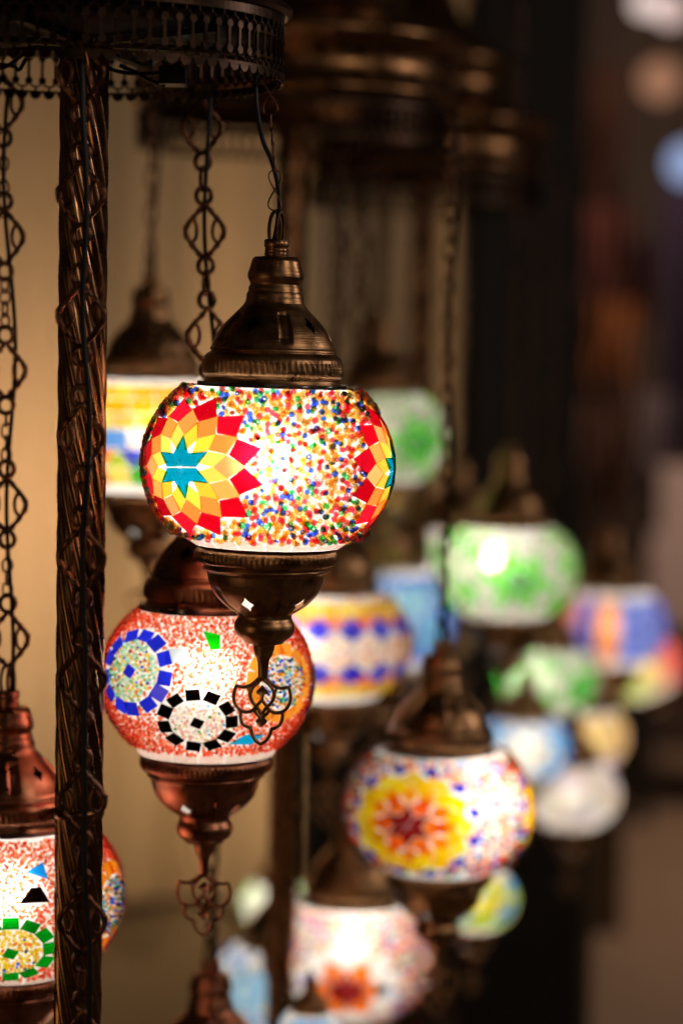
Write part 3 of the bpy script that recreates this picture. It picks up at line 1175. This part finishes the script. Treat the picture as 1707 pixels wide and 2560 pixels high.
fl = MB()
fl.add([(-14, -3, 0), (14, -3, 0), (14, 24, 0), (-14, 24, 0)], [(0, 1, 2, 3)])
tag(link('floor', fl.mesh('floor', smooth=False), M_FLOOR), 'brown floor of the passage', kind='structure')

# beige wall behind the lamps, a dark post where it ends
xw = Q(1062, 1176, 5.0).x
tag(boxobj('wall', M_WALL, ((-4.0, 5.0, 0.0), (xw, 5.15, 3.6))), 'beige plastered shop wall behind the lamps', kind='structure')
pil = empty('door_post', (xw, 5.0, 0))
tag(pil, 'tall near black wooden post at the right end of the beige wall', 'post')
x2 = Q(1312, 1176, 5.0).x
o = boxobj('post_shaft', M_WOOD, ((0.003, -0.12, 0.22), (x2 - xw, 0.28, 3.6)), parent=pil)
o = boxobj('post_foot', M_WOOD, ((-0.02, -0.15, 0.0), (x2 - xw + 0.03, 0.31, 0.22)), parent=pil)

# curtain folds on the wall
cm = MB()
nx, nz = 160, 2
x0, x1 = -1.35, xw - 0.015
vs, fs = [], []
for j in range(nz):
    for i in range(nx):
        x = x0 + (x1 - x0) * i / (nx - 1)
        y = 4.90 + 0.055 * math.sin(x * 15) + 0.010 * math.sin(x * 41 + 1.0)
        vs.append((x, y, 0.35 + 2.9 * j))
for i in range(nx - 1):
    fs.append((i, i + 1, nx + i + 1, nx + i))
n_ = len(vs)
vs += [(x, y + 0.004, z) for x, y, z in vs]
fs += [tuple(q + n_ for q in f[::-1]) for f in fs]
cm.add(vs, fs)
co = link('curtain', cm.mesh('curtain'), M_CURT)
tag(co, 'beige curtain in soft vertical folds hanging behind the lamps', 'curtain')

# low cabinet added to stand in for dark clutter under the far lamps
cab = empty('stand_in_cabinet', (Q(700, 1176, 4.5).x, 4.25, 0))
tag(cab, 'added dark cabinet standing in for dark clutter low behind the far lamps', 'cabinet')
cw = Q(1350, 1176, 4.5).x - Q(700, 1176, 4.5).x
M_CAB = plain_mat('blotched_wood', (0.13, 0.085, 0.045), 0.6, noise=0.95, nscale=9.0)  # colour blotches imitate blurred metal glints in the dark clutter
boxobj('cabinet_body', M_CAB, ((0, 0, 0.0), (cw, 0.42, 1.08)), parent=cab)
boxobj('cabinet_top', M_WOOD, ((-0.02, -0.02, 1.083), (cw + 0.02, 0.44, 1.115)), parent=cab)
for k in range(2):
    d = boxobj('cabinet_door', M_WOOD, ((0.02 + k * cw / 2, -0.022, 0.08), (cw / 2 - 0.02 + k * cw / 2, -0.003, 1.0)), parent=cab)
    kb = MB()
    kb.lathe([(0.002, 0.02), (0.010, 0.016), (0.011, 0.008), (0.006, 0.0)], 14)
    kk = link('knob', kb.mesh('knob'), M_BRONZE, d)
    kk.rotation_euler = (PI / 2, 0, 0)
    kk.location = (cw / 2 + (0.05 if k else -0.05), -0.022, 0.75)

cr = empty('filler_crate', (Q(1330, 1176, 6.2).x, 6.1, 0))  # box added to soften the hard dark edge of the cabinet
tag(cr, 'dark crate added beyond the low cabinet to soften its dark edge', 'crate')
boxobj('crate_body', M_CAB, ((0, 0, 0), (0.12, 0.4, 0.9)), parent=cr)
boxobj('crate_lid', M_CAB, ((-.01, -.01, 0.903), (0.13, 0.41, 0.93)), parent=cr)
# far side of the alley: dark shopfront with hanging textiles
tag(boxobj('alley_wall', M_BACK, ((0.2, 9.0, 0.0), (6.0, 9.2, 4.5))), 'dark wall across the alley', kind='structure')


def cloth(name, x, y, D, wpx, hpx, color, label, seed):
    r = random.Random(seed)
    a = Q(x, y, D)
    b = Q(x + wpx, y + hpx, D)
    mb = MB()
    nx, nz = 26, 10
    vs, fs = [], []
    W, H = b.x - a.x, a.z - b.z
    ph = r.uniform(0, 6)
    for j in range(nz):
        for i in range(nx):
            u, v = i / (nx - 1), j / (nz - 1)
            vs.append((W * u + 0.02 * math.sin(v * 5 + ph) * (v), 0.035 * math.sin(u * 24 + ph + v) * (0.3 + v), -H * v - 0.02 * math.sin(u * 9 + ph) * v))
    for j in range(nz - 1):
        for i in range(nx - 1):
            fs.append((j * nx + i, (j + 1) * nx + i, (j + 1) * nx + i + 1, j * nx + i + 1))
    n0 = len(vs)
    vs += [(p[0], p[1] + 0.006, p[2]) for p in vs]
    fs += [tuple(q + n0 for q in f[::-1]) for f in fs]
    mb.add(vs, fs)
    m_ = plain_mat('textile_' + str(seed), color, 0.9, noise=0.45, nscale=7.0)
    o = link(name, mb.mesh(name), m_)
    o.location = a
    tag(o, label, 'textile', 'textiles hung across the alley')
    return o


cloth('hanging_textile', 1335, 150, 8.6, 90, 420, (0.10, 0.04, 0.028), 'dark brown red cloth hung highest across the alley', 1)
cloth('hanging_textile', 1325, 470, 8.4, 120, 230, (0.12, 0.035, 0.03), 'deep red cloth hung beside the black post', 2)
cloth('hanging_textile', 1400, 560, 8.5, 110, 170, (0.14, 0.07, 0.13), 'dull purple cloth across the alley', 3)
cloth('hanging_textile', 1350, 690, 8.3, 110, 190, (0.24, 0.08, 0.022), 'orange brown cloth across the alley below the purple one', 4)
cloth('hanging_textile', 1335, 900, 8.4, 120, 260, (0.09, 0.04, 0.028), 'brown cloth hung low across the alley', 5)
cloth('hanging_textile', 1520, 420, 8.2, 70, 620, (0.055, 0.035, 0.085), 'blue black cloth at the right edge of the alley', 6)
cloth('hanging_textile', 1450, 900, 8.0, 80, 260, (0.16, 0.12, 0.14), 'greyish cloth hung at the right above the floor', 7)
# pale goods stacked low across the alley
bd = MB()
bd.box((0, 0, 0), (0.42, 0.3, 0.30))
bd.box((0.03, 0.02, 0.303), (0.40, 0.28, 0.50))
bo = link('fabric_stack', bd.mesh('fabric_stack', smooth=False), plain_mat('pale_fabric', (0.42, 0.33, 0.33), 0.9, noise=0.3, nscale=9))
bo.location = Q(1490, 1330, 7.6)
bo.location.z = 0.62
tag(bo, 'stack of pale pinkish folded fabric across the alley', 'fabric stack')
tb = empty('goods_table', (bo.location.x - 0.05, bo.location.y - 0.05, 0))
tag(tb, 'dark table under the pale folded fabric across the alley', 'table')
boxobj('table_top', M_WOOD, ((0, 0, 0.58), (0.9, 0.5, 0.617)), parent=tb)
for sx in (0.02, 0.83):
    for sy in (0.02, 0.43):
        boxobj('leg', M_WOOD, ((sx, sy, 0.0), (sx + .05, sy + .05, 0.577)), parent=tb)


def globe_light(x, y, D, r, color, strength, label):
    t = empty('hanging_globe_light', Q(x, y, D))
    tag(t, label, 'lantern', 'lights hanging across the alley')
    mb = MB()
    mb.lathe([(r * max(0.01, math.sin(a)), r * math.cos(a)) for a in [PI * q / 14 for q in range(15)]], 28)
    link('globe', mb.mesh('globe'), emit_mat('alley_glow_' + str(x), color, strength), t)
    mb = MB()
    mb.tube([(0, 0, r), (0, 0, r + 0.6)], 0.006, False, 8)
    link('cord', mb.mesh('cord'), M_CORD, t)
    mb = MB()
    mb.lathe([(0.001, r + .03), (r * .3, r + 0.028), (r * .36, r * 0.97)], 20)
    link('cap', mb.mesh('cap'), M_DARK, t)


globe_light(1480, 8, 8.0, 0.045, (1.0, 0.78, 0.72), 0.95, 'pale pink white lantern at the top right across the alley')
globe_light(1535, 22, 8.0, 0.055, (1.0, 0.72, 0.66), 0.8, 'pinkish lantern in the upper right corner of the alley')
globe_light(1515, 185, 8.0, 0.07, (0.9, 0.42, 0.24), 0.38, 'dim peach lantern below the pale ones')
globe_light(1578, 375, 7.5, 0.065, (0.40, 0.52, 0.85), 0.75, 'pale blue lantern at the right edge')


# ------------------------------------------------------------------ lamp stands
def pole_mesh(R, z0, z1, n=10, pitch=-0.36, amp=0.0017, seg=144, step=0.012):
    mb = MB()
    k = int((z1 - z0) / step)
    vs, fs = [], []
    for i in range(k + 1):
        z = z0 + (z1 - z0) * i / k
        for j in range(seg):
            a = 2 * PI * j / seg
            th = a + 2 * PI * z / pitch
            r = R + amp * (math.sqrt(0.015 + math.sin(n * a / 2) ** 2) * 2 - 1.2)
            vs.append((r * math.sin(th), -r * math.cos(th), z))
    for i in range(k):
        for j in range(seg):
            j2 = (j + 1) % seg
            fs.append((i * seg + j, i * seg + j2, (i + 1) * seg + j2, (i + 1) * seg + j))
    mb.add(vs, fs)
    return mb.mesh('pole')


def wrap(R, u, v, off=0.0):
    th = u / R
    return Vector(((R + off) * math.sin(th), -(R + off) * math.cos(th), v))


def skirt_mesh(R, H, n):
    """pierced gallery: scallops, little triangles, beaded posts"""
    mb = MB()
    per = 2 * PI * R / n
    t = 0.0008

    def poly(pts):
        k = len(pts)
        A = [wrap(R, u, v, t) for u, v in pts]
        B = [wrap(R, u, v, -t) for u, v in pts]
        mb.add(A + B, [tuple(range(k)), tuple(range(k, 2 * k))[::-1]] + [(i, (i + 1) % k, k + (i + 1) % k, k + i) for i in range(k)])

    def rect(u0, v0, u1, v1):
        poly([(u0, v0), (u1, v0), (u1, v1), (u0, v1)])

    def ringband(v0, v1, tt=t):
        mb.lathe([(R - tt, v0), (R + tt, v0), (R + tt, v1), (R - tt, v1)], n * 2, closed=True)
    ringband(0.0050, 0.0068)
    ringband(H - 0.0075, H)
    # turned rim
    mb.lathe([(R - .002, H), (R + 0.003, H - 0.001), (R + 0.006, H + 0.0015), (R + 0.0065, H + 0.004), (R + 0.004, H + 0.006), (R - 0.002, H + 0.006)], n * 2, closed=True)
    for i in range(n):
        u = i * per
        h = per / 2
        # scallop
        poly([(u - h * .86, 0.0052)] + [(u + h * .86 * -math.cos(a), 0.0052 - 0.0048 * math.sin(a)) for a in [PI * q / 8 for q in range(1, 8)]] + [(u + h * .86, 0.0052)])
        um = u + h
        for s in (1, -1):
            # legs of the small triangle
            mb.tube([wrap(R, um, 0.0128, 0), wrap(R, um + s * h * 0.45, 0.0100, 0), wrap(R, um + s * h, 0.0095, 0)], 0.0009, False, 5)
            mb.tube([wrap(R, um + s * h, 0.0095, 0), wrap(R, um + s * h, 0.0060, 0)], 0.0009, False, 5)
            mb.tube([wrap(R, um, H - 0.0150, 0), wrap(R, um + s * h * 0.5, H - 0.0115, 0), wrap(R, um + s * h, H - 0.0105, 0)], 0.0008, False, 5)
        mb.tube([wrap(R, u, H - 0.0105, 0), wrap(R, u, H - 0.0070, 0)], 0.0010, False, 5)
        # post with a bead at each end
        rect(um - 0.00095, 0.012, um + 0.00095, H - 0.0145)
        for v in (0.0140, H - 0.0160):
            c = wrap(R, um, v, 0)
            vs, fs = [], []
            for q in range(10):
                a = 2 * PI * q / 10
                for dd in (-1, 1):
                    vs.append(wrap(R, um + 0.0027 * math.cos(a), v + 0.0027 * math.sin(a), dd * 0.0013))
            fs = [(2 * q, 2 * ((q + 1) % 10), 2 * ((q + 1) % 10) + 1, 2 * q + 1) for q in range(10)]
            fs += [tuple(2 * q for q in range(10)), tuple(2 * q + 1 for q in range(10))[::-1]]
            mb.add(vs, fs)
    return mb.mesh('pierced_skirt', smooth=False)


D0 = 1.66
RC = 0.135
pc = Q(190, 860 / 1.0887, D0)                      # pole axis at eye level
STX, STY = pc.x, pc.y
zs = CAMPOS.z + 0.1745                            # bottom of the pierced skirt
st = empty('chandelier_stand', (STX, STY, 0))
tag(st, 'bronze chandelier stand with twisted pole and pierced canopy in front at left', 'lamp stand')
po = link('pole', pole_mesh(0.0155, 0.9, 1.80, seg=240), M_TWIST, st)
cl = MB()
zc = Q(190, 1880, D0).z
cl.lathe([(0.0150, zc - .004), (0.0172, zc - .003), (0.0178, zc), (0.0172, zc + .003), (0.0150, zc + .004)], 64)
link('pole_collar', cl.mesh('pole_collar'), M_POLE, st)
lb = MB()
lb.lathe([(0.001, 0.0), (0.16, 0.0), (0.16, 0.012), (0.05, 0.03), (0.02, 0.06), (0.016, 0.9), (0.001, 0.9)], 48)
link('stand_foot', lb.mesh('stand_foot'), M_DARK, st)
sk = link('pierced_skirt', skirt_mesh(RC, 0.046, 84), M_SKIRT, st)
sk.location = (0, 0, zs)
tp = MB()
tp.lathe([(0.001, 0.030), (RC - 0.006, 0.0300), (RC - 0.004, 0.0505), (RC - 0.004, 0.062), (0.10, 0.085), (0.05, 0.10), (0.02, 0.14), (0.001, 0.15)], 96)
cp = link('canopy_plate', tp.mesh('canopy_plate'), M_SHADE, st)
cp.location = (0, 0, zs)
ca = MB()
for k in range(6):
    a = k * PI / 3 + 0.3
    ca.box((0.014, -0.004, 0.0240), (RC - 0.002, 0.004, 0.0280), T=Matrix.Rotation(a, 4, 'Z'))
link('canopy_arm', ca.mesh('canopy_arm', smooth=False), M_SHADE, st).location = (0, 0, zs)
tbk = MB()
tbk.box((-0.009, -0.012, -0.006), (0.009, 0.012, 0.006))
tbk.box((-0.006, -0.0125, 0.0062), (0.006, 0.0115, 0.0085))
to = link('terminal_block', tbk.mesh('terminal_block', smooth=False), M_CORD, st)
bpy.context.view_layer.update()
to.location = Q(398, 176, 1.66) - Vector((STX, STY, 0))
for pts in ([(235, 150), (275, 165), (330, 170), (385, 165)], [(275, 150), (310, 165), (345, 185), (380, 197)], [(0, 158), (20, 150), (45, 132), (70, 110)],
            [(0, 148), (30, 152), (45, 160), (60, 135)]):
    mb = MB()
    mb.tube(spline([Q(x, y, 1.66) - Vector((STX, STY, 0)) for x, y in pts], 6), 0.0014, False, 8)
    link('supply_cord', mb.mesh('supply_cord'), M_CORD, st)


def rim(x, D):
    """point on the underside of the front canopy's rim"""
    p = Q(x, 190, D)
    return Vector((p.x, p.y, zs + 0.006))


GA = 'lamps on the front stand'
# ------------------------------------------------------------------ the lamps
p1 = Q(619, 1066, 1.63)
L1 = lamp(p1, mos_main(), 'sharp beaded globe lamp with teal stars among yellow, orange and red rhombs', GA, M_BRONZE, 2.0,
          tilt=(0, 1.1), chain_top=None)
bpy.context.view_layer.update()
inv = L1.matrix_world.inverted()
mb = MB()
wire_chain(mb, Q(622, 168, 1.63), L1.matrix_world @ Vector((-0.0012, 0, (1487 - 195) * U1 + 0.017)))
me = mb.mesh('chain')
me.transform(inv)
link('chain', me, M_CHAIN, L1)
mb = MB()
mb.tube(spline([Q(x, y, 1.634) for x, y in ((588, 150), (587, 200), (590, 250), (603, 320), (624, 370), (638, 425), (642, 480), (634, 530), (626, 565))], 6), 0.0016, False, 10)
me = mb.mesh('cord')
me.transform(inv)
link('cord', me, M_CORD, L1)

lamp(Q(476, 1557, 1.765), mos_red(), 'orange red beaded globe lamp with one blue ringed and one black ringed medallion', GA, M_COPPER, 0.95,
     chain_top=rim(462, 1.765), chain='fancy', tilt=(0, 0.3), yaw=-3)
lamp(Q(20, 2054, 1.775), mos_redgreen(), 'orange red beaded globe lamp with a green ringed yellow medallion, cut by the left edge', GA, M_COPPER, 0.95,
     chain_top=rim(8, 1.775), chain='fancysmall', tilt=(0, -0.3))

# chain and cord of a lamp below the picture, hanging in front of the pole
fc = empty('hanging_chain', Q(187, 150, 1.525))
tag(fc, 'ornate copper link chain with a black cord hanging in front of the twisted pole', 'chain', 'chains of the front stand')
mb = MB()
fancy_chain(mb, Q(186, 95, 1.525), Q(190, 2560, 1.525), unit=0.0797, seed=3, phase=0.012)
me = mb.mesh('ornate_links')
me.transform(Matrix.Translation(-fc.location))
link('ornate_links', me, M_CHAIN, fc)
mb = MB()
ptsd = [(188, 140), (190, 260), (197, 380), (199, 480), (196, 560), (190, 690), (194, 800), (202, 880), (205, 960), (204, 1060), (198, 1150), (190, 1260),
        (192, 1400), (197, 1500), (195, 1600), (194, 1720), (195, 1830), (193, 1920), (197, 2050), (206, 2180), (206, 2300), (203, 2450), (203, 2600)]
mb.tube(spline([Q(x, y, 1.512) for x, y in ptsd], 6), 0.0019, False, 10)
me = mb.mesh('cord')
me.transform(Matrix.Translation(-fc.location))
link('cord', me, M_CORD, fc)

GB = 'blurred lamps behind the front stand'
kw = dict(glass=M_SOFT, bead=M_SOFT, opal=True)
UP = 0.75


def up(p, dz=UP):
    return p + Vector((0, 0, dz))


p = Q(343, 996, 2.3)
lamp(p, mos_yellow(), 'yellow and white tiled globe lamp partly hidden between the twisted pole and the sharp lamp', GB, M_BRONZE, 0.8, chain_top=up(p, .42), chain='plain', **kw)
p = Q(758, 1476, 2.47)
lamp(p, mos_zigzag(), 'yellow globe lamp with blue zigzag belts behind the orange red one', GB, M_BRONZE, 0.6, lpos=(-0.032, -0.025, 0.004), chain_top=up(p, .5), chain='plain', **kw)
p = Q(1008, 1855, 2.17)
lamp(p, mos_sunflower(), 'white beaded globe lamp with a red hearted yellow flower, low on the right', GB, M_BRONZE, 0.55, lpos=(0.034, -0.036, 0.012), chain_top=up(p, .62), chain='plain', **kw)
p = Q(806, 2190, 2.62)
lamp(p, mos_whiteflower(), 'white petalled globe lamp with a red and orange star at the bottom edge', GB, M_BRONZE, 0.62, lpos=(0.002, -0.030, 0.028), chain_top=up(p, .62), chain='plain', scale=1.1, **kw)
p = Q(868, 1412, 3.1)
lamp(p, mos_cells([SKY, (.2, .35, .85), (.3, .55, .95), (.5, .8, 1), (.25, .4, .9)], 11), 'deep blue globe lamp half hidden behind the zigzag one', GB, M_BRONZE, 0.75,
     chain_top=up(p), chain='plain', scale=1.18, **kw)
p = Q(1166, 1310, 2.9)
lamp(p, mos_star((.0, .5, .14), (.32, .94, .0), PAL_GREEN, 5, ring2=(.34, .9, .0)), 'large white globe lamp with a green star and a bright bulb spot', GB, M_BRONZE, 0.36,
     chain_top=up(p), chain='plain', shell_mat=M_CLEAR, bulb=(-0.022, -0.03, 0.018), **kw)
p = Q(1050, 1300, 3.3)
lamp(p, mos_cells([WHT, (.5, .85, .3), (.8, .95, .6), WHT], 12), 'pale green and white globe lamp behind the left of the large green star lamp', GB, M_BRONZE, 0.5,
     chain_top=up(p), chain='plain', **kw)
p = Q(868, 1003, 2.95)
lamp(p, mos_star((.0, .6, .08), (.24, .92, .0), PAL_GREEN, 36), 'white globe lamp with a small green star just right of the sharp lamp', GB, M_BRONZE, 0.36,
     chain_top=up(p), chain='plain', **kw)
p = Q(1258, 1560, 3.5)
lamp(p, mos_star((.0, .75, .2), (.28, .95, .0), PAL_GREEN, 40, ring2=(.22, .85, .03)), 'smaller green and white globe lamp with a glaring bulb spot', GB, M_BRONZE, 0.28,
     chain_top=up(p), chain='plain', shell_mat=M_CLEAR, bulb=(-0.040, -0.035, 0.01), scale=.86, **kw)
p = Q(1205, 1715, 3.3)
lamp(p, mos_star(WHT, WHT, PAL_BLUE, -4, 0, ring2=(.25, .7, 1)), 'light blue globe lamp with a white centre above the flower lamp', GB, M_BRONZE, 0.42,
     chain_top=up(p), chain='plain', scale=.72, **kw)
p = Q(1345, 1690, 3.9)
lamp(p, mos_cells([(1, .78, .45), (1, .86, .55), (.95, .75, .25), (.9, .75, .95)], 10), 'cream and gold globe lamp right of the light blue one', GB, M_BRONZE, 0.40,
     chain_top=up(p), chain='plain', scale=.8, pendant=False, **kw)
p = Q(1312, 1822, 3.6)
lamp(p, mos_cells([(1, .85, .78), (1, .93, .85), (.85, .82, 1), WHT], 10), 'pinkish white globe lamp right behind the flower lamp', GB, M_BRONZE, 0.38,
     chain_top=None, scale=.84, **kw)
p = Q(1398, 1438, 4.0)
lamp(p, mos_columns([(1, .55, .12), (.28, .40, .88), (.34, .46, .92), (.22, .34, .85), (.5, .45, .8), (.22, .3, .85), (.8, .4, .25), (.3, .3, .85)], 16, -8), 'violet blue and orange globe lamp at the far right', GB, M_BRONZE, 0.85,
     chain_top=up(p), chain='plain', scale=1.12, **kw)
p = Q(1480, 1535, 4.3)
lamp(p, mos_columns([(.9, .75, .4), (1, .35, .28), (.95, .25, .22), (.95, .3, .22), (.8, .85, .4), (.75, .85, .35)], 12, 5), 'small salmon and yellow globe lamp tilted at the far right', GB, M_BRONZE, 0.5,
     chain_top=up(p), chain='plain', scale=.82, tilt=(0, -25), pendant=False, **kw)
p = Q(640, 2262, 2.95)
lamp(p, mos_star((.7, .9, 1), SKY, PAL_BLUE, -30, 8), 'blue and white globe lamp behind the second pole at the bottom', GB, M_BRONZE, 0.48,
     chain_top=up(p, .5), chain='plain', scale=.95, **kw)
p = Q(630, 2075, 3.8)
lamp(p, mos_star((.1, .6, .15), WHT, PAL_GREEN, -30, -10), 'small white and green globe lamp behind the second pole', GB, M_BRONZE, 0.42,
     chain_top=up(p, .5), chain='plain', scale=.6, **kw)
p = Q(480, 2596, 2.1)
lamp(p, mos_cells([WHT, AMB, ORA], 10), 'copper capped lamp just entering the bottom edge under the lowest pendant', GB, M_COPPER, 0.8, chain_top=up(p, .55), chain='plain', **kw)
p = Q(712, 2368, 2.3)
lamp(p, mos_cells([(.1, .6, .9), WHT, (.1, .45, .85), SKY], 12), 'tiny blue and white globe lamp at the bottom edge', GB, M_BRONZE, 0.10, chain_top=None, scale=.36, pendant=False, **kw)
p = Q(1088, 2062, 2.75)
lamp(p, mos_cells([(.55, .75, .05), (.75, .8, .1), (.2, .55, .8), (.85, .8, .1)], 10), 'yellow green globe lamp mostly hidden below the flower lamp', GB, M_BRONZE, 0.26,
     chain_top=None, scale=.6, **kw)


# ------------------------------------------------------------------ second and third stands, blurred
def tier_stand(x, D, Rb, zb, label, xbot=None, seed=1):
    r = random.Random(seed)
    base = Q(x, 300, D)
    t = empty('chandelier_stand', (base.x, base.y, 0))
    tag(t, label, 'lamp stand')
    h = [(Rb, 0), (Rb + .004, .002), (Rb + .004, .010), (Rb, .012), (Rb, .052), (Rb + .010, .056), (Rb + .012, .064), (Rb + .004, .070),
         (Rb * .82, .084), (Rb * .70, .092), (Rb * .68, .130), (Rb * .74, .136), (Rb * .72, .150), (Rb * .50, .170), (Rb * .30, .20), (Rb * .12, .26), (.02, .32), (.001, .32)]
    mb = MB()
    mb.lathe(h + [(0.001, .05), (Rb - .002, .048), (Rb - .002, 0)], 96)
    c = link('canopy', mb.mesh('canopy'), M_POLE, t)
    c.location = (0, 0, zb)
    sk_ = link('pierced_skirt', bpy.data.meshes['pierced_skirt'], None, t)
    s = Rb * 0.97 / RC
    sk_.scale = (s, s, .9)
    sk_.location = (0, 0, zb - 0.045)
    link('pole', pole_mesh(0.0150, 0.05, zb + 0.05, seg=96, step=0.012), M_TWIST, t)
    f = MB()
    f.lathe([(0.001, 0.0), (0.17, 0.0), (0.17, 0.012), (0.05, 0.03), (0.02, 0.06), (0.001, 0.06)], 40)
    link('stand_foot', f.mesh('stand_foot'), M_DARK, t)
    return t


z2 = Q(700, 345, 2.5).z
tier_stand(672, 2.5, 0.165, z2 + 0.045, 'dark tiered chandelier stand standing blurred behind the sharp lamp', seed=4)
tier_stand(975, 3.15, 0.155, Q(1000, 480, 3.15).z + 0.045, 'dark tiered chandelier stand farther back, beside the black post', seed=5)

# unlit chains hanging from the second stand
for (x, y0, y1, D, lab) in ((822, 330, 880, 2.62, 'dark chain hanging blurred right of the sharp lamp'), (968, 430, 1120, 3.0, 'dark chain hanging nearest the black post')):
    a, b = Q(x, y0, D), Q(x, y1, D)
    t = empty('hanging_chain', a)
    tag(t, lab, 'chain', 'dark chains hanging from the rear stands')
    mb = MB()
    fancy_chain(mb, a, b, seed=int(x))
    me = mb.mesh('ornate_links')
    me.transform(Matrix.Translation(-a))
    link('ornate_links', me, M_CHAIN, t)
    mb = MB()
    mb.tube([a, a.lerp(b, .5) + Vector((.012, 0, 0)), b], 0.002, False, 8)
    me = mb.mesh('cord')
    me.transform(Matrix.Translation(-a))
    link('cord', me, M_CORD, t)
